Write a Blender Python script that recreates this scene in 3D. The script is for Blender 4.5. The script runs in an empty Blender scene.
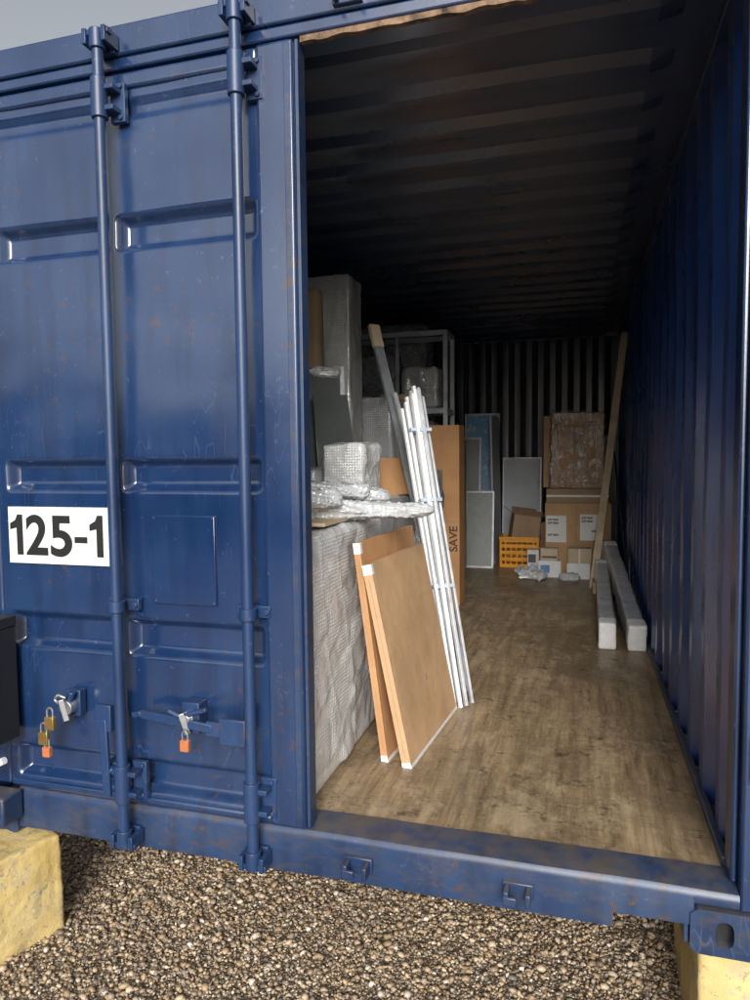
import bpy, bmesh, math, random
import numpy as np
from mathutils import Vector, Matrix, noise, Euler
random.seed(7); np.random.seed(7)
scn=bpy.context.scene
GZ=-0.50
# ------------------------------------------------------------------ helpers
def link(o,parent=None):
    scn.collection.objects.link(o)
    if parent: o.parent=parent
    return o
def empty(name,parent=None):
    e=bpy.data.objects.new(name,None); e.empty_display_size=.1
    return link(e,parent)
class MB:
    """mesh builder: several shaped parts collected in one mesh"""
    def __init__(s): s.v=[];s.f=[];s.m=[]
    def add(s,vs,fs,m=0):
        b=len(s.v); s.v+= [tuple(v) for v in vs]; s.f+=[tuple(b+i for i in f) for f in fs]; s.m+=[m]*len(fs)
    def box(s,x0,x1,y0,y1,z0,z1,m=0,M=None):
        vs=[Vector(p) for p in [(x0,y0,z0),(x1,y0,z0),(x1,y1,z0),(x0,y1,z0),(x0,y0,z1),(x1,y0,z1),(x1,y1,z1),(x0,y1,z1)]]
        if M: vs=[M@v for v in vs]
        s.add(vs,[(0,3,2,1),(4,5,6,7),(0,1,5,4),(1,2,6,5),(2,3,7,6),(3,0,4,7)],m)
    def cyl(s,p0,p1,r0,r1=None,n=14,m=0):
        r1=r0 if r1 is None else r1
        p0=Vector(p0);p1=Vector(p1);d=(p1-p0).normalized()
        a=d.orthogonal().normalized();b=d.cross(a)
        vs=[]
        for p,r in((p0,r0),(p1,r1)):
            for i in range(n):
                t=2*math.pi*i/n; vs.append(p+(a*math.cos(t)+b*math.sin(t))*r)
        fs=[(i,(i+1)%n,n+(i+1)%n,n+i) for i in range(n)]+[tuple(range(n-1,-1,-1)),tuple(range(n,2*n))]
        s.add(vs,fs,m)
    def tube(s,pts,r,n=10,m=0):
        for a,b in zip(pts[:-1],pts[1:]): s.cyl(a,b,r,n=n,m=m)
    def beam(s,p0,p1,w,h,m=0,up=(0,0,1)):
        p0=Vector(p0);p1=Vector(p1);d=(p1-p0).normalized();u=Vector(up)
        a=d.cross(u)
        if a.length<1e-3:a=Vector((1,0,0))
        a.normalize(); b=a.cross(d).normalized()
        vs=[p+a*sx*w/2+b*sz*h/2 for p in(p0,p1) for sx,sz in((-1,-1),(1,-1),(1,1),(-1,1))]
        s.add(vs,[(3,2,1,0),(4,5,6,7),(0,1,5,4),(1,2,6,5),(2,3,7,6),(3,0,4,7)],m)
    def slab(s,c,t,m=0):
        c=[Vector(p) for p in c]; n=(c[1]-c[0]).cross(c[3]-c[0]).normalized()
        vs=c+[p-n*t for p in c]
        s.add(vs,[(0,1,2,3),(7,6,5,4),(0,4,5,1),(1,5,6,2),(2,6,7,3),(3,7,4,0)],m)
    def obj(s,name,mats,parent=None,bevel=0,smooth=False,seg=2):
        me=bpy.data.meshes.new(name); me.from_pydata(s.v,[],s.f)
        if not isinstance(mats,(list,tuple)): mats=[mats]
        for q in mats: me.materials.append(q)
        me.polygons.foreach_set('material_index',s.m)
        bm=bmesh.new();bm.from_mesh(me);bmesh.ops.recalc_face_normals(bm,faces=bm.faces);bm.to_mesh(me);bm.free()
        o=link(bpy.data.objects.new(name,me),parent)
        if bevel:
            b=o.modifiers.new('bev','BEVEL');b.width=bevel;b.segments=seg;b.limit_method='ANGLE';b.angle_limit=math.radians(35)
            smooth=True
        if smooth:
            for p in me.polygons:p.use_smooth=True
            me.set_sharp_from_angle(angle=math.radians(38))
        return o
def wrapbox(name,x0,x1,y0,y1,z0,z1,mat,parent=None,amp=.012,freq=6,res=.03,rnd=.02,M=None,seed=0,sag=0):
    bm=bmesh.new()
    nx=max(2,int((x1-x0)/res));ny=max(2,int((y1-y0)/res));nz=max(2,int((z1-z0)/res))
    d={}
    def V(i,j,k):
        if (i,j,k) not in d: d[(i,j,k)]=bm.verts.new((x0+(x1-x0)*i/nx,y0+(y1-y0)*j/ny,z0+(z1-z0)*k/nz))
        return d[(i,j,k)]
    for i in range(nx):
        for j in range(ny):
            bm.faces.new([V(i,j,0),V(i,j+1,0),V(i+1,j+1,0),V(i+1,j,0)]);bm.faces.new([V(i,j,nz),V(i+1,j,nz),V(i+1,j+1,nz),V(i,j+1,nz)])
    for i in range(nx):
        for k in range(nz):
            bm.faces.new([V(i,0,k),V(i+1,0,k),V(i+1,0,k+1),V(i,0,k+1)]);bm.faces.new([V(i,ny,k),V(i,ny,k+1),V(i+1,ny,k+1),V(i+1,ny,k)])
    for j in range(ny):
        for k in range(nz):
            bm.faces.new([V(0,j,k),V(0,j,k+1),V(0,j+1,k+1),V(0,j+1,k)]);bm.faces.new([V(nx,j,k),V(nx,j+1,k),V(nx,j+1,k+1),V(nx,j,k+1)])
    cx,cy,cz=(x0+x1)/2,(y0+y1)/2,(z0+z1)/2
    hx,hy,hz=(x1-x0)/2,(y1-y0)/2,(z1-z0)/2
    r=min(rnd,hx*.9,hy*.9,hz*.9)
    for v in bm.verts:
        p=v.co-Vector((cx,cy,cz))
        q=Vector((max(-hx+r,min(hx-r,p.x)),max(-hy+r,min(hy-r,p.y)),max(-hz+r,min(hz-r,p.z))))
        n=(p-q)
        if n.length>1e-6:
            n.normalize(); p=q+n*r
        s=Vector((seed*3.1,seed*1.7,seed))
        w=noise.noise(v.co*freq+s)*amp+(abs(noise.noise(v.co*freq*2.7+s*2))-.25)*amp*.8
        if sag:  # long sharp pull-creases
            c=v.co
            r1=1-min(1,abs(noise.noise(Vector(((c.x+c.y)*5+c.z*1.0,(c.x+c.y)*1.8,c.z*1.5))+s))*6)
            r2=1-min(1,abs(noise.noise(Vector(((c.x+c.y)*2.5-c.z*4.5,(c.x+c.y)*1.6,c.z*2.2))+s*4))*8)
            w+=(r1*r1+r2*r2*.7)*sag*.5
        if v.co.z<z0+.01: w=min(w,0)*.3; 
        p=p+n*w
        v.co=p+Vector((cx,cy,cz))
        if M: v.co=M@v.co
    me=bpy.data.meshes.new(name);bm.to_mesh(me);bm.free();me.materials.append(mat)
    for p in me.polygons:p.use_smooth=True
    return link(bpy.data.objects.new(name,me),parent)
# ------------------------------------------------------------------ materials
def newmat(name):
    m=bpy.data.materials.new(name);m.use_nodes=True
    nt=m.node_tree;return m,nt,nt.nodes['Principled BSDF']
def ramp(nt,fac,stops):
    r=nt.nodes.new('ShaderNodeValToRGB');e=r.color_ramp.elements
    while len(e)<len(stops): e.new(.5)
    for i,(p,c) in enumerate(stops):
        e[i].position=p; e[i].color=(*c,1) if len(c)==3 else c
    nt.links.new(fac,r.inputs[0]);return r.outputs[0]
def g(v): return (v,v,v)
def coords(nt,scale=(1,1,1),rot=(0,0,0)):
    tc=nt.nodes.new('ShaderNodeTexCoord');mp=nt.nodes.new('ShaderNodeMapping');mp.inputs['Scale'].default_value=scale;mp.inputs['Rotation'].default_value=rot
    nt.links.new(tc.outputs['Object'],mp.inputs[0]);return mp.outputs[0]
def noisef(nt,co,scale,detail=4,rough=.55):
    n=nt.nodes.new('ShaderNodeTexNoise');n.inputs['Scale'].default_value=scale;n.inputs['Detail'].default_value=min(detail,4);n.inputs['Roughness'].default_value=rough
    nt.links.new(co,n.inputs['Vector']);return n.outputs['Fac']
def mix(nt,fac,a,b,mode='MIX'):
    n=nt.nodes.new('ShaderNodeMix');n.data_type='RGBA';n.blend_type=mode
    for s,v in((0,fac),(6,a),(7,b)):
        if hasattr(v,'links') : nt.links.new(v,n.inputs[s])
        elif s==0: n.inputs[0].default_value=v
        else: n.inputs[s].default_value=(*v,1)
    return n.outputs[2]
def bump(nt,h,strength,dist,prev=None):
    b=nt.nodes.new('ShaderNodeBump');b.inputs['Strength'].default_value=strength;b.inputs['Distance'].default_value=dist
    nt.links.new(h,b.inputs['Height'])
    if prev: nt.links.new(prev,b.inputs['Normal'])
    return b.outputs[0]
def mul(nt,a,b):
    n=nt.nodes.new('ShaderNodeMath');n.operation='MULTIPLY';nt.links.new(a,n.inputs[0])
    if hasattr(b,'links'): nt.links.new(b,n.inputs[1])
    else: n.inputs[1].default_value=b
    return n.outputs[0]
def paint(name,base,light,dark,rough=.38,rust=.0,scratch=True,ior=1.5,dust=None,streak=.75,bs=.10):
    m,nt,p=newmat(name);co=coords(nt)
    big=noisef(nt,co,1.7,3,.6); c=mix(nt,ramp(nt,big,[(.35,g(0)),(.7,g(1))]),base,light)
    st=noisef(nt,coords(nt,(5,5,.7)),2.6,2,.5)
    c=mix(nt,ramp(nt,st,[(.48,g(0)),(.75,g(streak))]),c,dark)
    if scratch:
        sc=noisef(nt,coords(nt,(2,2,.5),(0,.5,0)),6,2,.5)
        l1=ramp(nt,sc,[(.491,g(0)),(.4955,g(1)),(.500,g(0))]);mk=ramp(nt,noisef(nt,co,2.3,2,.6),[(.52,g(0)),(.62,g(.5))])
        c=mix(nt,mul(nt,l1,mk),c,tuple(x*1.3+.06 for x in light))
        sp=noisef(nt,co,38,3,.8); c=mix(nt,ramp(nt,sp,[(.65,g(0)),(.70,g(.45))]),c,tuple(x*1.3+.06 for x in light))
    if rust:
        rs=mul(nt,ramp(nt,noisef(nt,co,26,3,.75),[(.58,g(0)),(.63,g(1))]),ramp(nt,big,[(.5,g(0)),(.62,g(rust))]));c=mix(nt,rs,c,(.08,.04,.026))
    if dust:
        ge=nt.nodes.new('ShaderNodeNewGeometry');sx=nt.nodes.new('ShaderNodeSeparateXYZ');nt.links.new(ge.outputs['Normal'],sx.inputs[0])
        df=mul(nt,ramp(nt,sx.outputs[2],[(.5,g(0)),(.95,g(1))]),ramp(nt,noisef(nt,co,9,3,.7),[(.35,g(.1)),(.65,g(.75))]));c=mix(nt,df,c,dust)
        d2=ramp(nt,noisef(nt,coords(nt,(3,3,9)),3,4,.75),[(.45,g(0)),(.7,g(.5))]);c=mix(nt,d2,c,tuple(x*.6 for x in dust))
    nt.links.new(c,p.inputs['Base Color'])
    rr=ramp(nt,big,[(.3,g(rough-.05)),(.75,g(rough+.14))]);nt.links.new(rr,p.inputs['Roughness'])
    p.inputs['IOR'].default_value=ior
    nt.links.new(bump(nt,noisef(nt,co,60,2,.6),bs,.003),p.inputs['Normal']);return m
BLUE=paint('blue_paint',(.0070,.025,.084),(.013,.040,.112),(.0045,.015,.052),.18,rust=.45,ior=2.0,bs=.06)
BLUEBAR=paint('blue_bar_paint',(.0080,.028,.092),(.017,.047,.125),(.006,.018,.055),.38,rust=.5,ior=1.55)
BLUER=paint('blue_paint_worn',(.008,.027,.084),(.018,.048,.12),(.006,.013,.035),.38,rust=1,dust=(.12,.10,.08),ior=1.6)
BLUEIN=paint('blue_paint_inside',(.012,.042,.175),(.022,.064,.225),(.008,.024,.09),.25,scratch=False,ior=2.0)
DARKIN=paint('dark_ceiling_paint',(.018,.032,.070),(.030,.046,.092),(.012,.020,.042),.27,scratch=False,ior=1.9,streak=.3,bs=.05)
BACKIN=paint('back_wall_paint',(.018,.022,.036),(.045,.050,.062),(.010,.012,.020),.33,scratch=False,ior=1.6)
def simple(name,col,rough=.5,metal=0,var=.25,scale=12,bs=.15,bd=.003):
    m,nt,p=newmat(name);co=coords(nt);nn=noisef(nt,co,scale,4,.65)
    c=mix(nt,ramp(nt,nn,[(.3,g(0)),(.7,g(1))]),tuple(x*(1-var) for x in col),tuple(min(1,x*(1+var*.6)) for x in col))
    nt.links.new(c,p.inputs['Base Color']);p.inputs['Roughness'].default_value=rough;p.inputs['Metallic'].default_value=metal
    nt.links.new(bump(nt,noisef(nt,co,scale*6,1),bs,bd),p.inputs['Normal']);return m
STEEL=simple('galvanised_steel',(.42,.43,.44),.38,.85)
BRASS=simple('brass_lock',(.45,.30,.10),.35,.8)
LOCKRED=simple('orange_lock_body',(.45,.15,.06),.45)
WHITEP=simple('white_plastic',(.76,.78,.80),.35,0,.08)
GREYP=simple('grey_profile',(.24,.255,.27),.4,.2)
BLACKP=simple('black_plastic_and_hole_shade',(.012,.013,.016),.5)
RUSTY=simple('rusty_gasket',(.20,.125,.075),.8,0,.9,24)
SIGNW=simple('sign_white',(.66,.68,.64),.45,0,.18,20)
SIGNB=simple('sign_black',(.012,.012,.014),.5)
LABEL=simple('paper_label',(.76,.77,.78),.6,0,.08)
TAPE=simple('white_tape',(.74,.75,.74),.35,0,.1)
FOAM=simple('white_foam',(.84,.85,.86),.7,0,.1,25)
WOOD=simple('plank_wood',(.52,.41,.27),.6,0,.3,8)
GREYPANEL=simple('grey_panel',(.28,.30,.30),.4,0,.12)
GLASSG=simple('grey_pane',(.10,.11,.11),.12,0,.2,3)
LITPANEL=simple('pale_canvas',(.50,.54,.58),.5,0,.15,3)
FRAMEW=simple('frame_aluminium',(.62,.64,.67),.35,.35)
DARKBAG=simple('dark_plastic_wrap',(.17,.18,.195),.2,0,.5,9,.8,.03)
def cardboard(name,col):
    m,nt,p=newmat(name);co=coords(nt)
    c=mix(nt,ramp(nt,noisef(nt,co,4,4,.6),[(.3,g(0)),(.72,g(1))]),tuple(x*.80 for x in col),tuple(x*1.12 for x in col))
    c=mix(nt,ramp(nt,noisef(nt,co,26,4,.7),[(.56,g(0)),(.75,g(.4))]),c,tuple(x*.6 for x in col))
    nt.links.new(c,p.inputs['Base Color']);p.inputs['Roughness'].default_value=.75
    p.inputs['Specular IOR Level'].default_value=.25
    nt.links.new(bump(nt,noisef(nt,co,7,2),.5,.012),p.inputs['Normal']);return m
CARD=cardboard('cardboard',(.52,.33,.185))
CARD2=cardboard('cardboard_orange',(.50,.27,.125))
CARD3=cardboard('cardboard_dull',(.38,.27,.17))
CARD4=cardboard('cardboard_pale',(.60,.48,.34))
def bubble(name,col,dark,scale=85,rough=.2,nb=.45,ns=14,dk=.74,db=.55,ior=1.6):
    m,nt,p=newmat(name);co=coords(nt)
    v=nt.nodes.new('ShaderNodeTexVoronoi');v.inputs['Scale'].default_value=scale;v.inputs['Randomness'].default_value=.2;nt.links.new(co,v.inputs['Vector'])
    dots=ramp(nt,v.outputs['Distance'],[(.15,g(1)),(.5,g(0))])
    c=mix(nt,ramp(nt,noisef(nt,co,3.5,4,.7),[(.35,g(0)),(.62,g(1))]),dark,col)
    c=mix(nt,dots,tuple(x*dk for x in col),c)
    nt.links.new(c,p.inputs['Base Color']);p.inputs['Roughness'].default_value=rough;p.inputs['IOR'].default_value=ior
    b=bump(nt,noisef(nt,co,ns,2,.6),nb,.012);b=bump(nt,dots,db,.004,b);nt.links.new(b,p.inputs['Normal']);return m
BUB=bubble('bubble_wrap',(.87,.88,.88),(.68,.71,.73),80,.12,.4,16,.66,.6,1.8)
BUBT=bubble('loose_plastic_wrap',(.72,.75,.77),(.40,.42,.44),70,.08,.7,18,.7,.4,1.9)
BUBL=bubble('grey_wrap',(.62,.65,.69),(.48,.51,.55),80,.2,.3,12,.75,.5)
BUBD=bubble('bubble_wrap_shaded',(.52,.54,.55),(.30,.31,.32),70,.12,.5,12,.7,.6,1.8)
def film(name):
    m,nt,p=newmat(name);co=coords(nt)
    out=nt.nodes['Material Output'];t=nt.nodes.new('ShaderNodeBsdfTransparent');gl=nt.nodes.new('ShaderNodeBsdfGlossy');gl.inputs['Roughness'].default_value=.16
    df=nt.nodes.new('ShaderNodeBsdfDiffuse');df.inputs['Color'].default_value=(.75,.77,.8,1)
    nb=bump(nt,noisef(nt,co,11,3,.75),1,.04);nt.links.new(nb,gl.inputs['Normal'])
    m1=nt.nodes.new('ShaderNodeMixShader');m1.inputs[0].default_value=.5;nt.links.new(gl.outputs[0],m1.inputs[1]);nt.links.new(df.outputs[0],m1.inputs[2])
    m2=nt.nodes.new('ShaderNodeMixShader');nt.links.new(ramp(nt,noisef(nt,coords(nt,(1,1,.35),(0,.4,0)),12,3,.85),[(.42,g(.12)),(.64,g(.6))]),m2.inputs[0])
    nt.links.new(t.outputs[0],m2.inputs[1]);nt.links.new(m1.outputs[0],m2.inputs[2]);nt.links.new(m2.outputs[0],out.inputs[0]);return m
FILM=film('clear_plastic_film')
def floor_mat():
    m,nt,p=newmat('plywood_floor');co=coords(nt)
    a=noisef(nt,coords(nt,(10,.8,1)),2.6,4,.75)
    c=mix(nt,ramp(nt,a,[(.34,g(0)),(.64,g(1))]),(.155,.102,.054),(.41,.30,.175))
    c=mix(nt,ramp(nt,noisef(nt,co,1.8,4,.75),[(.42,g(0)),(.62,g(.65))]),c,(.145,.105,.066))
    c=mix(nt,ramp(nt,noisef(nt,coords(nt,(1.6,.8,1),(0,0,.3)),3.1,4,.8),[(.52,g(0)),(.66,g(.6))]),c,(.47,.37,.235))
    c=mix(nt,ramp(nt,noisef(nt,co,48,3,.8),[(.56,g(0)),(.72,g(.45))]),c,(.49,.41,.29))
    s1=ramp(nt,noisef(nt,coords(nt,(1.2,5,1),(0,0,.35)),3.2,3,.6),[(.485,g(0)),(.495,g(.9)),(.505,g(0))])
    c=mix(nt,mul(nt,s1,ramp(nt,noisef(nt,co,2.7,2),[(.45,g(0)),(.6,g(1))])),c,(.05,.038,.026))
    c=mix(nt,ramp(nt,noisef(nt,co,8.5,4,.8),[(.58,g(0)),(.69,g(.85))]),c,(.055,.040,.028))
    br=nt.nodes.new('ShaderNodeTexBrick');br.inputs['Scale'].default_value=1;br.inputs['Brick Width'].default_value=2.42;br.inputs['Row Height'].default_value=2.40;br.inputs['Mortar Size'].default_value=.002;br.offset=0
    nt.links.new(co,br.inputs['Vector']);c=mix(nt,mul(nt,br.outputs['Fac'],.5),c,(.04,.03,.022))
    nt.links.new(c,p.inputs['Base Color']);nt.links.new(ramp(nt,a,[(.3,g(.32)),(.7,g(.55))]),p.inputs['Roughness'])
    nt.links.new(bump(nt,noisef(nt,coords(nt,(6,1,1)),20,3),.4,.004),p.inputs['Normal']);return m
FLOOR=floor_mat()
def concrete_yellow():
    m,nt,p=newmat('yellow_concrete');co=coords(nt)
    c=mix(nt,ramp(nt,noisef(nt,co,5,3,.6),[(.35,g(0)),(.65,g(1))]),(.50,.36,.12),(.60,.47,.22))
    c=mix(nt,ramp(nt,noisef(nt,co,9,4,.8),[(.54,g(0)),(.64,g(.8))]),c,(.38,.33,.25))
    c=mix(nt,ramp(nt,noisef(nt,co,40,3,.8),[(.58,g(0)),(.65,g(.6))]),c,(.20,.16,.11))
    nt.links.new(c,p.inputs['Base Color']);p.inputs['Roughness'].default_value=.8
    nt.links.new(bump(nt,noisef(nt,co,25,4,.8),.5,.008),p.inputs['Normal']);return m
YEL=concrete_yellow()
# ------------------------------------------------------------------ ground
def ground_mat():
    m,nt,p=newmat('gravel_ground');co=coords(nt)
    v=nt.nodes.new('ShaderNodeTexVoronoi');v.inputs['Scale'].default_value=90;nt.links.new(co,v.inputs['Vector'])
    sep=nt.nodes.new('ShaderNodeSeparateColor');nt.links.new(v.outputs['Color'],sep.inputs[0])
    c=ramp(nt,sep.outputs[0],[(0,(.11,.085,.06)),(.35,(.25,.19,.13)),(.7,(.35,.29,.21)),(1,(.52,.46,.38))])
    c=mix(nt,ramp(nt,v.outputs['Distance'],[(.35,g(0)),(.75,g(.8))]),c,(.08,.06,.04))
    nt.links.new(c,p.inputs['Base Color']);p.inputs['Roughness'].default_value=.6
    inv=ramp(nt,v.outputs['Distance'],[(0,g(1)),(.7,g(0))]);nt.links.new(bump(nt,inv,.9,.01),p.inputs['Normal']);return m
mb=MB();mb.add([(-300,-300,GZ),(300,-300,GZ),(300,300,GZ),(-300,300,GZ)],[(0,1,2,3)]);mb.obj('ground',ground_mat())
def pebbles():
    bm=bmesh.new();bmesh.ops.create_icosphere(bm,subdivisions=1,radius=1);bm.verts.ensure_lookup_table()
    iv=np.array([v.co[:] for v in bm.verts]);fi=np.array([[v.index for v in f.verts] for f in bm.faces]);bm.free()
    n=64000
    px=np.random.uniform(-.3,3.1,n);py=np.random.uniform(-.85,.95,n)
    s=np.random.lognormal(math.log(.0047),.45,n).clip(.002,.014)
    pz=GZ+np.random.uniform(.0,.009,n)+s*.2
    sc=np.stack([s*np.random.uniform(.8,1.5,n),s*np.random.uniform(.7,1.1,n),s*np.random.uniform(.45,.85,n)],1)
    jit=1+np.random.uniform(-.20,.20,(n,12,1))
    v=iv[None]*jit*sc[:,None]
    a=np.random.uniform(0,6.28,n);t=np.random.normal(0,.35,n)
    ct,st=np.cos(t),np.sin(t);x,y,z=v[...,0],v[...,1],v[...,2]
    x,z=x*ct[:,None]-z*st[:,None],x*st[:,None]+z*ct[:,None]
    ca,sa=np.cos(a)[:,None],np.sin(a)[:,None]
    X=x*ca-y*sa+px[:,None];Y=x*sa+y*ca+py[:,None];Z=z+pz[:,None]
    co=np.stack([X,Y,Z],-1).reshape(-1,3)
    F=(fi[None]+(np.arange(n)*12)[:,None,None]).reshape(-1)
    me=bpy.data.meshes.new('gravel');me.vertices.add(n*12);me.vertices.foreach_set('co',co.ravel())
    nf=n*20;me.loops.add(nf*3);me.loops.foreach_set('vertex_index',F.astype(np.int32));me.polygons.add(nf)
    me.polygons.foreach_set('loop_start',np.arange(nf,dtype=np.int32)*3);me.polygons.foreach_set('use_smooth',np.ones(nf,bool))
    me.update(calc_edges=True)
    pal=np.array([(.17,.12,.08),(.31,.22,.135),(.41,.31,.21),(.26,.205,.15),(.46,.37,.26),(.58,.51,.42),(.37,.26,.15),(.18,.155,.13)])
    ci=np.random.choice(len(pal),n,p=[.15,.19,.19,.13,.13,.05,.11,.05]);c=pal[ci]*np.random.uniform(.75,1.25,(n,1))
    col=np.concatenate([np.repeat(c,12,0),np.ones((n*12,1))],1)
    at=me.color_attributes.new('pcol','FLOAT_COLOR','POINT');at.data.foreach_set('color',col.ravel())
    m,nt,p=newmat('pebble_stone');an=nt.nodes.new('ShaderNodeAttribute');an.attribute_name='pcol';nt.links.new(an.outputs['Color'],p.inputs['Base Color']);p.inputs['Roughness'].default_value=.5
    me.materials.append(m);link(bpy.data.objects.new('gravel',me))
pebbles()
# ------------------------------------------------------------------ container
C=empty('added_reflected_container')
W=2.438;L=6.058;ZB=-.145;ZT=2.41
def corr_wall(name,axis,pos,a0,a1,z0,z1,amp,mat,pitch=.278,th=.004,inward=1,parent=None,nz=24):
    pr=[(0,0),(.25,0),(.5,1),(.75,1)];us=[];k=a0
    while k<a1:
        for f,h in pr:
            u=k+f*pitch
            if u<a1: us.append((u,h))
        k+=pitch
    us.append((a1,0))
    vs=[];fs=[]
    for u,h in us:
        for j in range(nz+1):
            z=z0+(z1-z0)*j/nz
            d=pos+inward*h*amp+noise.noise(Vector((u*2,z*1.5,pos)))*.006+noise.noise(Vector((u*5,z*5,pos)))*.004
            vs.append((d,u,z) if axis=='y' else (u,d,z))
    n=nz+1
    for i in range(len(us)-1):
        for j in range(nz): fs.append((i*n+j,(i+1)*n+j,(i+1)*n+j+1,i*n+j+1))
    b=MB();b.add(vs,fs);o=b.obj(name,mat,parent or C)
    s=o.modifiers.new('s','SOLIDIFY');s.thickness=th;s.offset=0
    bv=o.modifiers.new('b','BEVEL');bv.width=.008;bv.segments=3;bv.limit_method='ANGLE';bv.angle_limit=math.radians(25)
    for p in o.data.polygons:p.use_smooth=True
    o.data.set_sharp_from_angle(angle=math.radians(60))
    return o
corr_wall('side_wall_right','y',2.42,.10,5.93,.0,2.36,.036,BLUEIN,inward=-1)
corr_wall('side_wall_left','y',.02,.10,5.93,.0,2.36,.036,BLUEIN,inward=1)
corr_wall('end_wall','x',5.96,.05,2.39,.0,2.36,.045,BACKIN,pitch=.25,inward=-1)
b=MB();vs=[];fs=[];ys=[];k=.1
while k<5.95:
    for f,h in((0,0),(.50,0),(.64,1),(.86,1)):
        if k+f*.28<5.95: ys.append((k+f*.28,h))
    k+=.28
ys.append((5.95,0));xs=[.04,.14,.2,.5,.8,1.2,1.6,1.9,2.2,2.27,2.30,2.40]
for y,h in ys:
    for x in xs:
        e=1 if .18<x<2.26 else 0
        vs.append((x,y,2.375-h*.028*e+noise.noise(Vector((x*3,y*2,3)))*.008*e))
n=len(xs)
for i in range(len(ys)-1):
    for j in range(n-1): fs.append((i*n+j,i*n+j+1,(i+1)*n+j+1,(i+1)*n+j))
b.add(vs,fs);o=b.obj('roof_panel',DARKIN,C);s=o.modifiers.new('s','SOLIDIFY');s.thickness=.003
bv=o.modifiers.new('b','BEVEL');bv.width=.007;bv.segments=3;bv.limit_method='ANGLE';bv.angle_limit=math.radians(15)
for p in o.data.polygons:p.use_smooth=True
b=MB()
b.box(0,.075,.125,L-.1,2.335,ZT-.01);b.box(W-.068,W,.125,L-.1,2.335,ZT-.01)
b.box(0,.05,.05,L-.1,ZB,-.003);b.box(W-.042,W,.05,L-.1,ZB,-.003)
b.box(.076,W-.069,L-.14,L-.02,2.335,ZT-.01);b.box(.05,W-.05,L-.12,L-.02,ZB,-.003)
b.box(0,.07,L-.17,L,-.04,2.33);b.box(W-.07,W,L-.17,L,-.04,2.33)
b.box(.05,.075,.112,L-.12,.001,.03);b.box(2.368,2.39,.112,L-.12,.001,.03)
for y in np.arange(.5,5.8,.3): b.box(.05,W-.042,y,y+.045,ZB+.02,-.03)
b.obj('frame_rails',BLUER,C,bevel=.004)
b=MB();b.box(.045,W-.045,.112,L-.121,-.028,0.0);b.obj('plywood_floor',FLOOR,C)
b=MB()
b.box(.0,W,.0,.122,2.285,2.32);b.box(0,W,-.008,.122,2.322,ZT)
b.obj('door_header',BLUE,C,bevel=.006)
b=MB();
prof=[(-.004,-.14),(-.006,-.024),(-.004,-.014),(.003,-.005),(.03,.0),(.105,.004),(.111,.004),(.111,-.03),(.02,-.06),(.02,-.14)]
def zc(x,z):
    if x>2.285: return max(z,-.040)
    if x>2.089: return max(z,-.100)
    return z
def extr(b,prof,xs,m=0):
    n=len(prof);k=len(xs)
    vs=[(x,y+noise.noise(Vector((x*4,z*9,2)))*.004,zc(x,z)+noise.noise(Vector((x*3,y*9,7)))*.003) for x in xs for y,z in prof]
    fs=[(a*n+i,a*n+(i+1)%n,(a+1)*n+(i+1)%n,(a+1)*n+i) for a in range(k-1) for i in range(n)]+[tuple(range(n-1,-1,-1)),tuple(range((k-1)*n,k*n))]
    b.add(vs,fs,m)
extr(b,prof,[.162]+list(np.arange(.2,2.08,.04))+[2.088,2.090,2.15,2.2,2.284,2.286,2.391])
b.obj('door_sill',BLUER,C,smooth=True)
b=MB();b.box(2.080,2.088,.021,.35,-.14,-.07);b.box(2.262,2.274,.0,.35,-.15,-.03);b.box(2.093,2.262,.34,.35,-.14,-.03)
b.obj('fork_pocket',BLUER,C,bevel=.002)
b=MB()
b.box(2.392,W,-.006,.11,-.045,2.30);b.box(2.375,2.392,.035,.11,.006,2.285)
for z in(.35,1.0,1.6,2.1):
    b.box(W-.03,W+.03,-.03,-.004,z-.06,z+.06);b.cyl((W+.03,-.03,z-.07),(W+.03,-.03,z+.07),.018)
b.obj('corner_post_right',BLUE,C,bevel=.006)
b=MB();b.box(0,.06,-.006,.11,-.045,2.30)
for z in(.35,1.0,1.6,2.1):
    b.box(-.03,.03,-.03,-.004,z-.06,z+.06);b.cyl((-.03,-.03,z-.07),(-.03,-.03,z+.07),.018)
b.obj('corner_post_left',BLUE,C,bevel=.006)
def casting(x0,z0,name,y0=-.012):
    w,h,d=.162,.118,.178;cx,cz=x0+w/2,z0+h/2;nn=24
    out=[];inn=[]
    for i in range(nn):
        t=2*math.pi*i/nn+math.pi/nn
        c,s=math.cos(t),math.sin(t);k=1/max(abs(c),abs(s))
        out.append((cx+c*k*w/2,cz+s*k*h/2));inn.append((cx+abs(c)**.8*math.copysign(1,c)*.022,cz+math.copysign(abs(s)**.7,s)*.034))
    b=MB();vs=[(x,y0,z) for x,z in out]+[(x,y0,z) for x,z in inn]+[(x,y0+.03,z) for x,z in inn]
    fs=[(i,(i+1)%nn,nn+(i+1)%nn,nn+i) for i in range(nn)]+[(nn+i,nn+(i+1)%nn,2*nn+(i+1)%nn,2*nn+i) for i in range(nn)]
    b.add(vs,fs)
    b.box(x0,x0+w,y0+.031,y0+d,z0,z0+h)
    bb=[(x,y0,z) for x,z in out]+[(x,y0+.032,z) for x,z in out]
    b.add(bb,[(i,nn+i,nn+(i+1)%nn,(i+1)%nn) for i in range(nn)])
    b.box(cx-.03,cx+.03,y0+.0285,y0+.0305,cz-.042,cz+.042,1)  # black plate puts the shade inside the casting hole in as colour
    b.obj(name,[BLUER,BLACKP],C)
casting(W-.162,-.168,'corner_casting');casting(0,-.168,'corner_casting_left')
casting(W-.162,2.303,'corner_casting_top');casting(0,2.303,'corner_casting_top_left')
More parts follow.
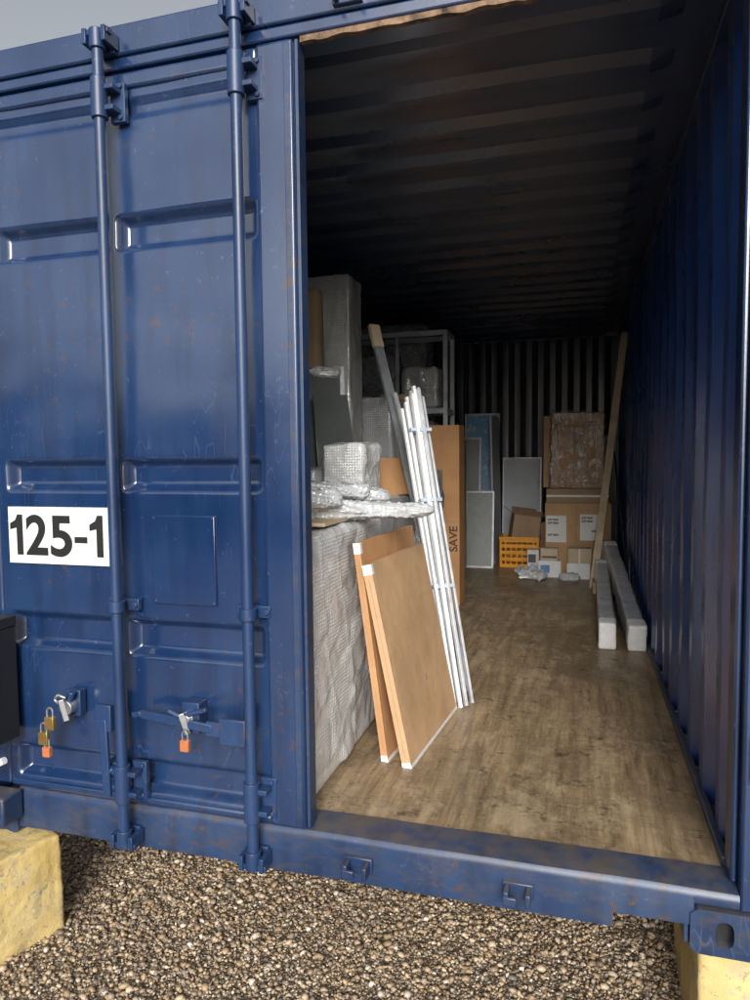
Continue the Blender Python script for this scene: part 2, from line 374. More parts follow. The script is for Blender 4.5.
def sd(x,z,x0,x1,z0,z1,r):
    qx=abs(x-(x0+x1)/2)-(x1-x0)/2+r;qz=abs(z-(z0+z1)/2)-(z1-z0)/2+r
    return math.hypot(max(qx,0),max(qz,0))+min(max(qx,qz),0)-r
GRO=[(1.745,1.862),(1.005,1.115),(.480,.608),(.035,.155)]
def door_panel(name,x0,x1,parent,M=None):
    xs=np.arange(x0,x1+.001,.0065);zs=np.arange(.004,2.268,.0065);vs=[];n=len(zs)
    gx0,gx1=(.16,1.098)
    split=.592
    for x in xs:
        for z in zs:
            d=0
            for a,c in GRO:
                for (g0,g1) in ((gx0,split-.02),(split+.02,gx1)):
                    s=sd(x,z,g0,g1,a,c,.02)
                    t=max(0,min(1,-s/.03));d=max(d,t*t*(3-2*t)*.036)
            for (g0,g1) in ((gx0,split-.02),(split+.02,gx1)):
                s=sd(x,z,g0,g1,2.135,2.20,.02);t=max(0,min(1,-s/.02));d=max(d,t*.014)
            e=abs(x-split);d+=.004*math.exp(-(e/.006)**2)
            y=.004+d+noise.noise(Vector((x*2.4,z*2.4,1.3)))*.006+noise.noise(Vector((x*6,z*6,5)))*.0030
            p=Vector((x,y,z));vs.append(M@p if M else p)
    b=MB();fs=[]
    for i in range(len(xs)-1):
        for j in range(n-1): fs.append((i*n+j,(i+1)*n+j,(i+1)*n+j+1,i*n+j+1))
    b.add(vs,fs);o=b.obj(name,BLUE,parent)
    for p in o.data.polygons:p.use_smooth=True
    return o
def cam_lock(b,x,z,up):
    s=1 if up else -1
    b.box(x-.032,x+.032,-.022,.0,z-.03,z+.03)
    b.box(x-.040,x-.026,-.075,-.01,z-.022,z+.022);b.box(x+.026,x+.040,-.075,-.01,z-.022,z+.022)
    b.cyl((x,-.055,z-s*.035),(x,-.055,z+s*.02),.024)
    b.box(x-.045,x+.045,-.068,-.045,z+s*.012-.008,z+s*.012+.008)
def guide(b,x,z,h=.02):
    b.box(x-.055,x+.055,-.022,-.002,z-h,z+h)
    b.cyl((x,-.055,z-h),(x,-.055,z+h),.026)
    for sx in(-1,1): b.cyl((x+sx*.044,-.03,z),(x+sx*.044,-.018,z),.010,n=8)
def door_hardware(parent):
    b=MB()
    for x in(.62,1.068):
        b.cyl((x,-.055,-.085),(x,-.055,2.36),.0170,n=20)
        cam_lock(b,x,-.095,False);cam_lock(b,x,2.352,True)
        guide(b,x,.655,.018)
        for z0,z1 in((2.12,2.235),(.03,.15)):
            b.box(x+.012,x+.062,-.020,-.002,z0,z1);b.cyl((x,-.055,z0),(x,-.055,z1),.0245)
            b.box(x+.0,x+.05,-.062,-.018,z0+.02,z0+.035);b.box(x+.0,x+.05,-.062,-.018,z1-.035,z1-.02)
            for zz in(z0+.012,z1-.012): b.cyl((x+.048,-.027,zz),(x+.048,-.018,zz),.008,n=8)
    b.obj('locking_bars',BLUEBAR,parent,bevel=.002,smooth=True)
    b=MB()
    b.beam((1.05,-.062,.30),(.93,-.07,.305),.012,.045,up=(0,0,1));b.box(.975,1.06,-.075,-.062,.26,.34)
    b.beam((.95,-.07,.305),(.70,-.06,.325),.014,.028);b.beam((.70,-.06,.325),(.665,-.055,.315),.012,.018)
    b.cyl((.80,-.065,.345),(.84,-.065,.33),.010);b.cyl((.84,-.065,.33),(.93,-.065,.36),.008)
    b.box(.835,.895,-.05,.0,.275,.37)
    b.box(.545,.60,-.078,-.058,.26,.345);b.beam((.57,-.075,.30),(.575,-.07,.05),.028,.013,up=(0,1,0));b.box(.552,.60,-.05,.0,.1,.15)
    b.cyl((.585,-.07,.14),(.60,-.055,.12),.012)
    b.box(.395,.45,-.03,.0,.28,.365);b.cyl((.395,-.045,.265),(.435,-.045,.365),.011)
    b.obj('door_handles',BLUEBAR,parent,bevel=.003)
    b=MB()
    b.cyl((.862,-.068,.325),(.862,-.035,.325),.022,n=18);b.cyl((.862,-.074,.325),(.862,-.062,.325),.013,n=14,m=0)
    b.beam((.85,-.078,.345),(.868,-.07,.28),.008,.018)
    b.cyl((.418,-.062,.315),(.418,-.03,.315),.024,n=18);b.beam((.41,-.07,.345),(.424,-.062,.275),.010,.018)
    b.tube([(.395,-.065,.33),(.385,-.07,.345),(.40,-.07,.36),(.425,-.065,.35)],.005,8)
    b.obj('handle_hasps',STEEL,parent,bevel=.002)
D=empty('container_door');D.parent=C
door_panel('door_panel',.055,1.118,D)
b=MB()
b.box(1.108,1.221,-.016,.046,.002,2.272)
b.box(.058,.135,-.004,.046,.002,2.272)
b.box(.135,1.108,-.006,.046,.0,.028);b.box(.135,1.108,-.006,.046,2.225,2.272)
b.obj('door_frame',BLUE,D,bevel=.010,seg=4)
b=MB();b.box(.72,.938,-.007,.004,.66,.935);
for x,z in((.728,.668),(.93,.668),(.728,.927),(.93,.927)): b.cyl((x,-.0095,z),(x,-.006,z),.004,n=8)
b.obj('data_plate',BLUE,D,bevel=.002)
b=MB();b.box(1.221,1.232,.0,.05,.004,2.275);b.box(1.195,1.215,-.0195,-.0155,.01,2.26)
b.obj('door_gasket',[BLUER],D,bevel=.002)
door_hardware(D)
b=MB();
xs=np.linspace(1.236,2.37,60);vs=[];fs=[]
for x in xs:
    a=2.268+noise.noise(Vector((x*18,0,0)))*.008
    vs+=[(x,.006,a),(x,.006,2.284),(x,.024,2.284),(x,.024,a)]
for i in range(59):
    for j in range(4): fs.append((i*4+j,i*4+(j+1)%4,(i+1)*4+(j+1)%4,(i+1)*4+j))
b.add(vs,fs);b.obj('header_gasket',RUSTY,C)
b=MB()
for x in(1.385,1.842):
    b.box(x-.042,x+.042,-.018,-.001,-.10,-.055)
    b.box(x-.036,x-.022,-.06,-.015,-.096,-.06);b.box(x+.022,x+.036,-.06,-.015,-.096,-.06)
    b.box(x-.036,x+.0,-.066,-.056,-.094,-.07)
    b.box(x-.042,x+.042,-.022,-.005,2.33,2.385);b.box(x-.036,x-.022,-.06,-.02,2.335,2.38);b.box(x+.022,x+.036,-.06,-.02,2.335,2.38)
b.obj('lock_keepers',BLUER,C,bevel=.003)
M=Matrix.Translation((W+.10,.03,0))@Matrix.Rotation(math.radians(90),4,'Z')
D2=empty('container_door.001');D2.parent=C
door_panel('door_panel_open',.055,1.118,D2,M=M)
b=MB();b.box(1.108,1.221,-.016,.046,.002,2.272,M=M);b.box(.02,.135,-.004,.046,.002,2.272,M=M);b.box(.135,1.108,-.006,.046,0,.028,M=M);b.box(.135,1.108,-.006,.046,2.225,2.272,M=M)
b.obj('door_frame_open',BLUE,D2,bevel=.008)
# added unseen container behind the viewpoint, giving the glossy door something to reflect
REFLC=empty('added_reflected_container')
DG=simple('dark_green_paint',(.03,.05,.045),.5)
corr_wall('added_reflected_wall','x',-8.0,-14,-2.0,-.3,2.25,.036,DG,inward=-1,parent=REFLC,nz=2)
b=MB();b.box(-14,-2,-10.4,-8.06,-.28,2.20);b.box(-14.02,-1.98,-10.45,-7.98,2.25,2.33);b.box(-14.02,-1.98,-10.45,-7.98,-.5,-.3)
for x in(-14.02,-2.12): b.box(x,x+.14,-8.12,-7.97,-.3,2.25)
b.obj('added_reflected_shell',DG,REFLC,bevel=.01)
# ------------------------------------------------------------------ number sign
S=empty('number_sign')
b=MB();b.box(.172,.585,-.0065,.0015,.770,.957);b.obj('plate',SIGNW,S,bevel=.001)
def glyphmesh(body,xa,xb,za,zb):
    cu=bpy.data.curves.new('digits','FONT');cu.body=body;cu.size=.2;cu.offset=.005;cu.extrude=.0006
    t=bpy.data.objects.new('tmp',cu);scn.collection.objects.link(t);bpy.context.view_layer.update()
    dg=bpy.context.evaluated_depsgraph_get();me=bpy.data.meshes.new_from_object(t.evaluated_get(dg));bpy.data.objects.remove(t)
    xs=[v.co.x for v in me.vertices];ys=[v.co.y for v in me.vertices];x0,x1,y0,y1=min(xs),max(xs),min(ys),max(ys)
    for v in me.vertices: v.co=Vector((xa+(v.co.x-x0)/(x1-x0)*(xb-xa),-.0078-v.co.z,za+(v.co.y-y0)/(y1-y0)*(zb-za)))
    me.materials.clear();me.materials.append(SIGNB);return link(bpy.data.objects.new('digits',me),S)
glyphmesh('2',.243,.329,.798,.932);glyphmesh('5',.340,.424,.795,.930)
def one(b,x,z0=.798,z1=.932):
    pts=[(x+.026,z0),(x+.050,z0),(x+.050,z1),(x+.030,z1),(x+.022,z1-.018),(x+.0,z1-.030),(x+.0,z1-.050),(x+.026,z1-.044)]
    n=len(pts);b.add([(p,-.0082,q) for p,q in pts]+[(p,-.0066,q) for p,q in pts],[tuple(range(n)),tuple(range(2*n-1,n-1,-1))]+[(i,(i+1)%n,n+(i+1)%n,n+i) for i in range(n)])
b=MB();one(b,.180);one(b,.492);b.box(.434,.482,-.0082,-.0066,.842,.862);b.obj('digit_strokes',SIGNB,S)
# ------------------------------------------------------------------ padlocks
def padlock(x,z,body,s=1):
    P=empty('padlock')
    b=MB();b.box(x-.016*s,x+.016*s,-.092,-.076,z-.038*s,z,m=0)
    b.cyl((x,-.084,z-.040*s),(x,-.084,z-.036*s),.006)
    b.obj('body',[body],P,bevel=.004)
    b=MB();r=.010*s;pts=[(x-r,-.084,z-.002),(x-r,-.084,z+.018)]+[(x-r*math.cos(a),-.084,z+.018+r*math.sin(a)) for a in np.linspace(0,math.pi,9)]+[(x+r,-.084,z-.002)]
    b.tube(pts,.0032,8);b.obj('shackle',STEEL,P,smooth=True);return P
padlock(.378,.292,BRASS,1.1);padlock(.352,.240,BRASS,1.1)
padlock(.362,.192,LOCKRED,.85)
padlock(.866,.268,LOCKRED,.9)
# ------------------------------------------------------------------ support blocks
Mb=Matrix.Translation((.215,-.24,0))@Matrix.Rotation(math.radians(-20),4,'Z')
wrapbox('concrete_block',-.5,0,0,.28,GZ-.02,-.160,YEL,None,.010,9,.012,.012,M=Mb)
wrapbox('concrete_block',2.30,2.80,.02,.5,GZ-.02,-.17,YEL,None,.008,9,.012,.012,seed=3)
wrapbox('concrete_block',-.1,.4,5.5,6.1,GZ-.02,-.17,YEL,None,.008,9,.04,.012,seed=3)
wrapbox('concrete_block',2.1,2.6,5.5,6.1,GZ-.02,-.17,YEL,None,.008,9,.04,.012,seed=4)
B=MB();B.box(-.10,.205,-.16,-.03,.19,.565);B.box(-.11,.21,-.17,-.03,.567,.60);B.box(.0,.17,-.166,-.161,.24,.52)
B.box(.02,.06,-.03,.0,.3,.5)
B.obj('black_lock_box',BLACKP,bevel=.008)
B=MB();B.tube([(-.15,-.10,.07),(.10,-.10,.08),(.195,-.09,.13)],.012,12);B.box(-.02,0.0,-.1,.0,.06,.085);B.obj('white_pipe',WHITEP,smooth=True)
B=MB();B.box(-.05,.19,-.10,-.013,-.10,.0);B.box(-.05,.165,-.13,-.10,-.085,-.02);B.cyl((.15,-.10,-.05),(.15,-.15,-.05),.02)
B.obj('bridge_fitting',BLUER,bevel=.008)
# ------------------------------------------------------------------ cargo
wrapbox('bubble_wrapped_crate',.30,1.185,.14,1.0,.0,.86,BUB,None,.014,3.5,.009,.03,seed=1,sag=.007)
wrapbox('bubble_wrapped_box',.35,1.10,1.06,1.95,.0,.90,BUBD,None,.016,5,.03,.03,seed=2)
def bundle(name,p0,p1,r0,r1,mat,seed=0,n=130,m=44,flat=.7):
    p0=Vector(p0);p1=Vector(p1);d=(p1-p0).normalized();a=d.cross(Vector((0,0,1))).normalized();u=a.cross(d)
    vs=[];fs=[]
    for i in range(n+1):
        t=i/n;r=r0+(r1-r0)*t
        cap=min(1,math.sqrt(max(0,1-(max(0,.08-t)/.08)**2)),math.sqrt(max(0,1-(max(0,t-.93)/.07)**2)))
        for j in range(m):
            th=2*math.pi*j/m;q=p0.lerp(p1,t)
            dirv=a*math.cos(th)+u*math.sin(th)*flat
            c,s=math.cos(th+t*2.5),math.sin(th+t*2.5)
            w=1+.30*noise.noise(Vector((c*1.6,s*1.6,t*4+seed)))
            rg=1-min(1,abs(noise.noise(Vector((c*2.4,s*2.4,t*3.2+seed+9))))*4.5)
            w+=.28*rg*rg+.10*noise.noise(Vector((c*5,s*5,t*18+seed)))
            vs.append(q+dirv*r*max(.02,cap)*w)
    for i in range(n):
        for j in range(m): fs.append((i*m+j,i*m+(j+1)%m,(i+1)*m+(j+1)%m,(i+1)*m+j))
    fs.append(tuple(range(m)));fs.append(tuple(range(n*m,(n+1)*m)))
    b=MB();b.add(vs,fs);o=b.obj(name,mat)
    for p in o.data.polygons:p.use_smooth=True
    return o
bundle('bubble_wrap_bundle',(.70,.35,.93),(1.45,.80,.90),.075,.032,BUBT,1)
bundle('bubble_wrap_bundle',(.62,.62,.95),(1.24,.92,.94),.085,.045,BUBT,6)
bundle('bubble_wrap_bundle',(.80,.20,.95),(1.15,.55,.955),.07,.045,BUBT,12)
bundle('bubble_wrap_bundle',(.85,.45,1.0),(1.22,.70,.98),.045,.035,BUBT,19)
b=MB();b.box(.98,1.16,.35,.75,.872,.884);b.box(1.06,1.10,.16,.34,.872,.90);b.obj('brown_paper',CARD4)
wrapbox('wrapped_parcel',.86,1.06,1.12,1.42,.90,1.17,BUB,None,.010,8,.010,.02,seed=5,sag=.010)
wrapbox('wrapped_parcel',.55,.84,1.10,1.5,.90,1.06,BUBD,None,.014,8,.02,.03,seed=8)
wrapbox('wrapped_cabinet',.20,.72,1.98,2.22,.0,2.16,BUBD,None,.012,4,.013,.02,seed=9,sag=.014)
wrapbox('wrapped_board',.25,.57,1.86,1.96,.90,2.06,CARD3,None,.006,4,.03,.01,seed=10)
bundle('plastic_bundle',(.30,1.72,1.56),(.72,1.82,1.58),.05,.045,BUBT,3)
b=MB();b.slab([(.52,1.60,.905),(.76,1.76,.905),(.72,1.84,1.60),(.48,1.68,1.60)],.012)
b.slab([(.515,1.59,.905),(.535,1.603,.905),(.495,1.683,1.61),(.475,1.67,1.61)],.014,1);b.slab([(.75,1.745,.905),(.77,1.758,.905),(.73,1.838,1.61),(.71,1.825,1.61)],.014,1)
b.obj('glass_sheet',[GLASSG,FRAMEW],bevel=.001)
b=MB();b.slab([(.70,1.52,.905),(.86,1.70,.905),(.76,1.80,1.45),(.62,1.64,1.45)],.01);b.obj('glass_sheet',GLASSG,bevel=.002)
b=MB();b.slab([(.98,1.50,.905),(1.12,1.80,.905),(1.06,1.84,1.10),(.92,1.54,1.10)],.012);b.obj('cardboard_flat_pack',CARD2,bevel=.002)
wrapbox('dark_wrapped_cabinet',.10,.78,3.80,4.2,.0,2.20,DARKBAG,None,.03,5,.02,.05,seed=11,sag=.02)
RG=simple('rack_grey',(.34,.37,.40),.4,.1)
b=MB();X0,X1,Y0,Y1,H=.22,1.0,3.46,3.76,2.05
for x in(X0,X1):
    for y in(Y0,Y1): b.box(x-.017,x+.017,y-.017,y+.017,0,H-.001)
for z in(H,1.45,1.0,.3):
    for y in(Y0,Y1): b.box(X0-.016,X1+.016,y-.0155,y+.0155,z-.018,z+.018)
    for x in(X0,X1): b.box(x-.0145,x+.0145,Y0,Y1,z-.017,z+.019)
for z in(1.45,1.0,.3): b.box(X0,X1,Y0,Y1,z+.020,z+.028)
b.beam((.62,3.46,2.03),(.62,3.46,1.47),.025,.025)
b.obj('steel_rack',RG,bevel=.002)
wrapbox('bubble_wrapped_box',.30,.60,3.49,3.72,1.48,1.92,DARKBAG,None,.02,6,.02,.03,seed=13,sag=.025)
wrapbox('bubble_wrapped_box',.64,.93,3.50,3.72,1.48,1.80,BUBD,None,.02,6,.02,.03,seed=17,sag=.025)
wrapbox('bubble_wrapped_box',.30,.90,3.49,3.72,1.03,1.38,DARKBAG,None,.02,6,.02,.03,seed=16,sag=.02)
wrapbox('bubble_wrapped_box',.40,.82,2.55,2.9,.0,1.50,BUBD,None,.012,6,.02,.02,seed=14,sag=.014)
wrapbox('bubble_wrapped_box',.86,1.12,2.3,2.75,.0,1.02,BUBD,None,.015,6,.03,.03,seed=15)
b=MB();b.box(.60,.88,3.02,3.20,0,1.55);b.obj('cardboard_box',CARD3,bevel=.004)
def flatpack(bf,bb,tb,tf,t,mat=CARD):
    b=MB();b.slab([bf,bb,tb,tf],t,0)
    v=[Vector(p) for p in(bf,bb,tb,tf)];n=(v[1]-v[0]).cross(v[3]-v[0]).normalized()
    P=lambda s,h,k=.0012:(v[0].lerp(v[1],s)).lerp(v[3].lerp(v[2],s),h)+n*k
    def strip(f0,f1,g0,g1,m=1): b.slab([P(f0,g0),P(f1,g0),P(f1,g1),P(f0,g1)],.001,m)
    strip(0,1,.0,.016);strip(.0,.03,.95,1.0)
    b.slab([P(.03,.03,.0007),P(.032,.03,.0007),P(.032,.97,.0007),P(.03,.97,.0007)],.0005,2)
    b.slab([P(.5,.3,.0014),P(.54,.3,.0014),P(.54,.33,.0014),P(.5,.33,.0014)],.001,2)
    e=n*(-t)
    for h0,h1,mm in((.0,.03,1),(.95,1.0,1)):
        a=v[0].lerp(v[3],h0);c=v[0].lerp(v[3],h1);off=(v[0]-v[1]).normalized()*.0012
        b.add([a+off,a+off+e,c+off+e,c+off],[(0,1,2,3)],mm)
    a=v[0].lerp(v[3],.05)+e*.5;c=v[0].lerp(v[3],.93)+e*.5;off=(v[0]-v[1]).normalized()*.0012;w=n*.0015
    b.add([a+off-w,a+off+w,c+off+w,c+off-w],[(0,1,2,3)],2)
    o=b.obj('cardboard_flat_pack',[mat,TAPE,CARD3]);return o
flatpack((1.43,.47,.0),(1.485,1.10,.0),(1.335,1.10,.728),(1.285,.47,.728),.034)
flatpack((1.335,.50,.0),(1.40,1.12,.0),(1.275,1.16,.80),(1.235,.50,.80),.026,CARD2)
b=MB()
tops=[(1.17,1.50,1.40),(1.19,1.50,1.43),(1.21,1.48,1.45),(1.235,1.47,1.44),(1.155,1.46,1.34),(1.215,1.43,1.41),(1.18,1.44,1.37)]
bots=[(1.44,1.19,.0),(1.465,1.17,.0),(1.49,1.15,.0),(1.52,1.14,.0),(1.455,1.12,.0),(1.50,1.11,.0),(1.475,1.10,.0)]
for i,(t,q) in enumerate(zip(tops,bots)): b.beam(q,t,.014,.019,m=1 if i in(3,1) else 0)
b.obj('white_profile_bundle',[WHITEP,FRAMEW],bevel=.002)
b=MB();b.beam((1.54,1.18,0),(1.245,1.52,1.40),.012,.02);b.beam((1.425,1.22,0),(1.14,1.53,1.33),.014,.026,m=1)
b.obj('aluminium_profile',[FRAMEW,GREYP],bevel=.002)
b=MB()
for k in(.35,.62,.85):
    c=Vector(bots[2]).lerp(Vector(tops[2]),k);d=(Vector(tops[2])-Vector(bots[2])).normalized()
    b.beam(c-d*.009,c+d*.009,.112,.038)
b.obj('profile_strap',simple('clear_strap',(.40,.50,.60),.25),bevel=.002)
b=MB();b.beam((1.46,1.38,0),(.905,1.93,1.72),.055,.02,m=0,up=(1,-1,0));b.beam((.905,1.93,1.72),(.865,1.97,1.85),.062,.028,m=1,up=(1,-1,0))
b.obj('wrapped_plank',[GREYP,CARD4],bevel=.002)
b=MB();b.beam((1.50,1.34,0),(1.03,1.80,1.45),.022,.02);b.obj('steel_rail',FRAMEW,bevel=.002)
b=MB();b.box(.90,1.15,3.18,3.42,.0,1.33,0);b.box(.897,1.153,3.177,3.1795,.62,.63,1);b.box(1.02,1.025,3.1775,3.1785,.0,1.33,1)
o=b.obj('tall_cardboard_box',[CARD2,CARD3],bevel=.004)
def text(body,loc,size,rot,mat,parent,name):
    cu=bpy.data.curves.new(name,'FONT');cu.body=body;cu.size=size;cu.offset=.002;cu.extrude=.0004
    t=bpy.data.objects.new('tmp',cu);scn.collection.objects.link(t);bpy.context.view_layer.update()
    me=bpy.data.meshes.new_from_object(t.evaluated_get(bpy.context.evaluated_depsgraph_get()));bpy.data.objects.remove(t)
    me.materials.clear();me.materials.append(mat);o=link(bpy.data.objects.new(name,me),parent);o.location=loc;o.rotation_euler=rot;return o
text('SAVE',(1.135,3.1745,.40),.085,Euler((math.radians(90),math.radians(-90),0)),simple('faded_ink',(.10,.05,.03),.7),o,'print')
b=MB();b.box(.60,.93,4.49,4.92,.0,1.25,0);b.obj('tall_cardboard_box',CARD3,bevel=.004)
def framed(name,x0,x1,y,z0,z1,lean,inner,fr=FRAMEW,fw=.02):
    b=MB();M=Matrix.Translation((0,y,z0))@Matrix.Rotation(-lean,4,'X');H=z1-z0
    b.box(x0+fw,x1-fw,.004,.018,fw,H-fw,0,M);b.box(x0,x1,0,.025,0,fw,1,M);b.box(x0,x1,0,.025,H-fw,H,1,M);b.box(x0,x0+fw,0,.025,fw,H-fw,1,M);b.box(x1-fw,x1,0,.025,fw,H-fw,1,M)
    return b.obj(name,[inner,fr],bevel=.002)
def picmat():
    m,nt,p=newmat('blue_print');co=coords(nt);s=nt.nodes.new('ShaderNodeSeparateXYZ');nt.links.new(co,s.inputs[0])
    c=mix(nt,ramp(nt,s.outputs[2],[(.0,g(0)),(1.0,g(1))]),(.40,.40,.36),(.16,.38,.60))
    c=mix(nt,ramp(nt,noisef(nt,co,9,4,.7),[(.5,g(0)),(.62,g(1))]),c,(.46,.56,.64));nt.links.new(c,p.inputs['Base Color']);p.inputs['Roughness'].default_value=.3;return m
framed('framed_picture',.80,1.17,5.50,0,1.56,math.radians(6),picmat())
framed('framed_picture',.66,1.00,5.35,0,1.30,math.radians(6),GREYPANEL)
framed('grey_panel_frame',.90,1.19,4.93,0,.76,math.radians(8),GREYPANEL)
b=MB();b.slab([(1.17,5.2,0),(1.20,5.6,0),(1.17,5.6,1.5),(1.14,5.2,1.5)],.02);b.obj('white_board',LITPANEL,bevel=.002)
framed('framed_canvas',1.19,1.60,5.72,0,1.08,math.radians(5),LITPANEL,FRAMEW,.012)
YC=simple('yellow_crate_plastic',(.80,.34,.015),.4,0,.12)
b=MB();x0,x1,y0,y1,h=1.24,1.62,5.02,5.32,.30
for x in(x0,x1-.025):
    for y in(y0,y1-.025): b.box(x,x+.025,y,y+.025,0,h)
for z in(0,.065,.13,.195,.25):
    b.box(x0+.025,x1-.025,y0+.004,y0+.016,z,z+.036);b.box(x0+.025,x1-.025,y1-.016,y1-.004,z,z+.036)
    b.box(x0+.004,x0+.016,y0+.025,y1-.025,z,z+.036);b.box(x1-.016,x1-.004,y0+.025,y1-.025,z,z+.036)
b.box(x0+.02,x1-.02,y0+.02,y1-.02,.004,.012)
for x in np.linspace(x0+.05,x1-.06,6): b.box(x,x+.016,y0+.006,y0+.014,.03,.25)
b.box(x0-.006,x1+.006,y0-.006,y0+.003,h-.022,h+.004);b.box(x0-.006,x0+.003,y0+.004,y1,h-.022,h+.004);b.box(x1-.003,x1+.006,y0+.004,y1,h-.022,h+.004)
b.obj('yellow_plastic_crate',YC,bevel=.002)
b=MB();M=Matrix.Translation((1.45,5.17,.24))@Matrix.Rotation(math.radians(14),4,'Z')@Matrix.Rotation(math.radians(8),4,'Y')
t=.005
b.box(-.13,.13,-.10,-.10+t,0,.27,0,M);b.box(-.13,.13,.10-t,.10,0,.27,0,M);b.box(-.13,-.13+t,-.10+t,.10-t,0,.27,0,M);b.box(.13-t,.13,-.10+t,.10-t,0,.27,0,M);b.box(-.12,.12,-.09,.09,.0,.005,0,M)
for s in(-1,1):
    F=M@Matrix.Translation((0,s*.10,.271))@Matrix.Rotation(s*math.radians(-50),4,'X');b.box(-.125,.125,-.002,.002,0,.09,0,F)
    F=M@Matrix.Translation((s*.13,0,.271))@Matrix.Rotation(s*math.radians(60),4,'Y');b.box(-.002,.002,-.09,.09,0,.11,0,F)
b.obj('open_cardboard_box',CARD3,)
b=MB();b.box(1.69,2.27,4.72,5.3,.0,.66,0);b.box(1.965,1.97,4.717,4.7195,.0,.66,1)
b.box(1.70,1.88,4.7145,4.7175,.30,.545,2);b.box(2.00,2.19,4.7145,4.7175,.32,.56,2)
o=b.obj('large_cardboard_box',[CARD,CARD3,LABEL],bevel=.004)
GI=simple('grey_ink',(.12,.12,.13),.7)
for xx,zz in((1.715,.50),(1.715,.47),(1.715,.36),(2.015,.52),(2.015,.49),(2.10,.40)): text('LOT 2210',(xx,4.7135,zz),.022,Euler((math.radians(90),0,0)),GI,o,'label_print')
b=MB();b.box(1.70,2.25,4.74,5.28,.662,.79,0);b.box(1.70,2.25,4.7375,4.7395,.715,.735,1);b.obj('cardboard_box',[CARD3,TAPE],bevel=.006)
b=MB();M=Matrix.Translation((0,4.80,.792))@Matrix.Rotation(math.radians(-7),4,'X')
b.box(1.74,2.20,0,.12,0,.70,0,M);b.box(1.80,2.14,-.012,-.001,.05,.60,0,M);b.obj('wrapped_cardboard_carton',CARD,bevel=.008)
wrapbox('plastic_film',1.725,2.215,-.022,.135,.001,.715,FILM,bpy.data.objects['wrapped_cardboard_carton'],.03,9,.015,.02,M=M,seed=4)
b=MB();b.box(1.66,1.735,4.98,5.25,.792,1.47,0);b.obj('cardboard_flat_pack',CARD,bevel=.004)
b=MB();b.box(1.89,2.09,4.50,4.66,0,.14,0);b.box(1.985,1.998,4.497,4.4995,0,.14,1);b.obj('small_cardboard_box',[LABEL,TAPE],bevel=.004)
b=MB();b.box(1.90,2.10,4.51,4.67,.142,.27,0);b.box(1.99,2.003,4.507,4.5095,.142,.27,1);b.obj('small_cardboard_box',[CARD4,TAPE],bevel=.004)
BL=simple('blue_label',(.10,.25,.5),.5)
b=MB();b.box(1.64,1.84,4.55,4.68,0,.15,0);b.box(1.66,1.74,4.5475,4.5495,.04,.11,1);b.obj('small_cardboard_box',[LABEL,BL],bevel=.004)
b=MB();b.box(1.66,1.81,4.57,4.68,.151,.26,0);b.box(1.67,1.80,4.5675,4.5695,.17,.19,1);b.obj('small_cardboard_box',[CARD4,GI],bevel=.004)
b=MB();b.box(1.52,1.63,4.86,5.0,0,.20,0);b.box(1.53,1.60,4.8575,4.8595,.08,.16,1);b.obj('small_cardboard_box',[LABEL,GI],bevel=.004)
b=MB();b.box(2.12,2.30,4.60,4.70,0,.33,0);b.box(2.19,2.20,4.5975,4.5995,0,.33,1);b.obj('small_cardboard_box',[CARD3,TAPE],bevel=.004)
b=MB();b.box(1.55,1.67,5.34,5.5,0,.42,0);b.box(1.56,1.62,5.3375,5.3395,.25,.36,1);b.obj('small_cardboard_box',[CARD,BL],bevel=.004)
wrapbox('wrapped_parcel',1.76,2.1,4.98,5.25,.80,1.22,BUBL,None,.012,8,.02,.03,seed=31,sag=.01)
wrapbox('wrapped_parcel',2.0,2.28,5.35,5.75,.0,1.3,BUBL,None,.012,8,.03,.03,seed=32,sag=.01)
wrapbox('crumpled_bubble_wrap',1.46,1.72,4.34,4.52,0,.09,BUBT,None,.05,10,.010,.05,seed=21)
wrapbox('crumpled_bubble_wrap',1.84,1.99,4.36,4.47,0,.05,BUBT,None,.04,14,.010,.03,seed=23)
b=MB();b.beam((2.105,4.10,0.0),(2.365,4.72,2.17),.060,.022,up=(0,1,0));b.obj('wooden_plank',WOOD,bevel=.002)
b=MB();b.beam((2.365,4.0,.16),(2.29,4.75,1.12),.03,.015,up=(1,0,0));b.obj('dark_batten',BLACKP,bevel=.002)
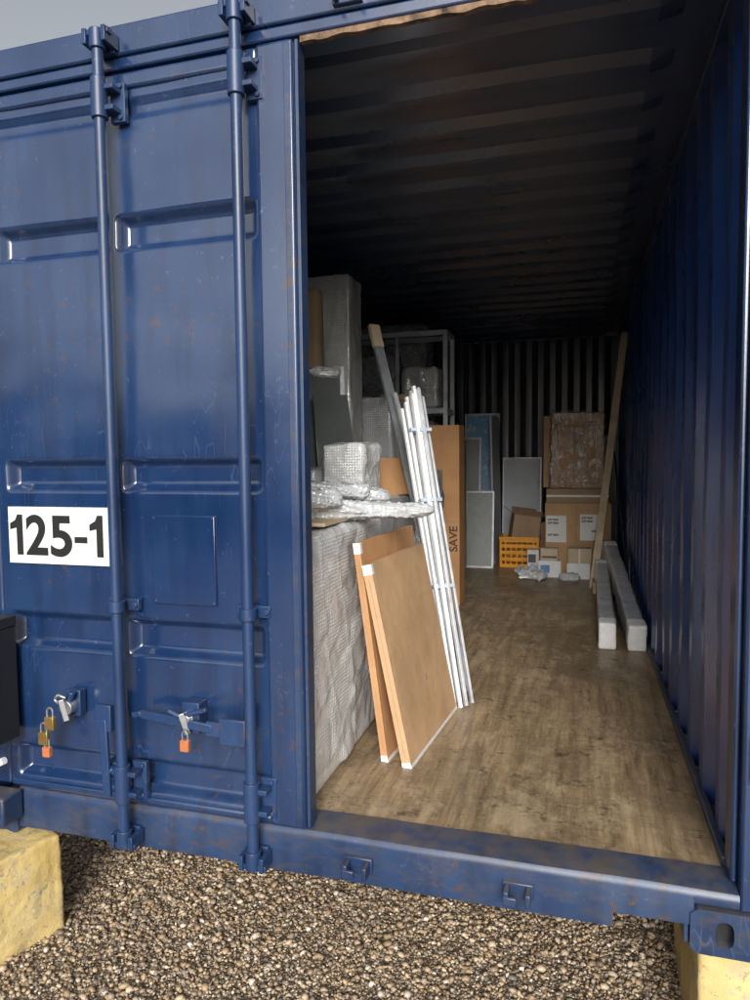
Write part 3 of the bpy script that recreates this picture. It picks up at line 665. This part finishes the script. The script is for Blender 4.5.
def fbeam(x0,x1,y0,y1,h,seed,tilt,yaw):
    M=Matrix.Translation(((x0+x1)/2,y0,0))@Matrix.Rotation(math.radians(yaw),4,'Z')@Matrix.Rotation(math.radians(tilt),4,'X')
    a=(x1-x0)/2;Ln=y1-y0
    P=empty('foam_wrapped_beam')
    wrapbox('wrap',-a+.003,a-.003,.10,Ln,.0,h-.004,BUBL,P,.006,7,.010,.012,seed=seed,M=M)
    wrapbox('foam_end',-a,a,0,.13,.0,h,FOAM,P,.004,9,.012,.010,seed=seed,M=M)
    wrapbox('foam_end_far',-a,a,Ln-.12,Ln+.02,.0,h,FOAM,P,.004,9,.012,.010,seed=seed,M=M)
fbeam(2.105,2.20,2.22,4.05,.155,1,3.0,-.5);fbeam(2.262,2.362,2.22,4.25,.15,4,6.5,2.0)
b=MB();b.box(2.10,2.36,3.85,4.05,0,.095);b.obj('wooden_support',WOOD,bevel=.004)
# ------------------------------------------------------------------ light
w=bpy.data.worlds.new('World');scn.world=w;w.use_nodes=True;nt=w.node_tree;bg=nt.nodes['Background']
sky=nt.nodes.new('ShaderNodeTexSky');sky.sky_type='NISHITA';sky.sun_disc=False
EL=24;AZ=13
sky.sun_elevation=math.radians(EL);sky.sun_rotation=math.radians(180-AZ);sky.dust_density=4;sky.air_density=1.2
hs=nt.nodes.new('ShaderNodeHueSaturation');hs.inputs['Saturation'].default_value=.3;nt.links.new(sky.outputs[0],hs.inputs['Color'])
nt.links.new(hs.outputs[0],bg.inputs[0]);bg.inputs[1].default_value=.15
sl=bpy.data.lights.new('sun','SUN');sl.energy=3.4;sl.angle=math.radians(28);sl.color=(1,.98,.95)
so=link(bpy.data.objects.new('sun',sl));so.rotation_euler=(math.radians(90-EL),0,math.radians(AZ))
# ------------------------------------------------------------------ camera
cx,cy,cz,yaw,pit,rol,f=1.996,-1.8795,1.1133,.2862,.0636,-.0106,.6972
fw=Vector((-math.sin(yaw)*math.cos(pit),math.cos(yaw)*math.cos(pit),-math.sin(pit)));r=Vector((math.cos(yaw),math.sin(yaw),0));u=r.cross(fw)
R=math.cos(rol)*r+math.sin(rol)*u;U=-math.sin(rol)*r+math.cos(rol)*u
cd=bpy.data.cameras.new('camera');co=link(bpy.data.objects.new('camera',cd));cd.sensor_fit='VERTICAL';cd.sensor_height=36;cd.lens=36*f;cd.clip_start=.05;cd.clip_end=1000
Mx=Matrix((R,U,-fw)).transposed().to_4x4();Mx.translation=Vector((cx,cy,cz));co.matrix_world=Mx
scn.camera=co
scn.view_settings.view_transform='Standard';scn.view_settings.look='None';scn.view_settings.exposure=0
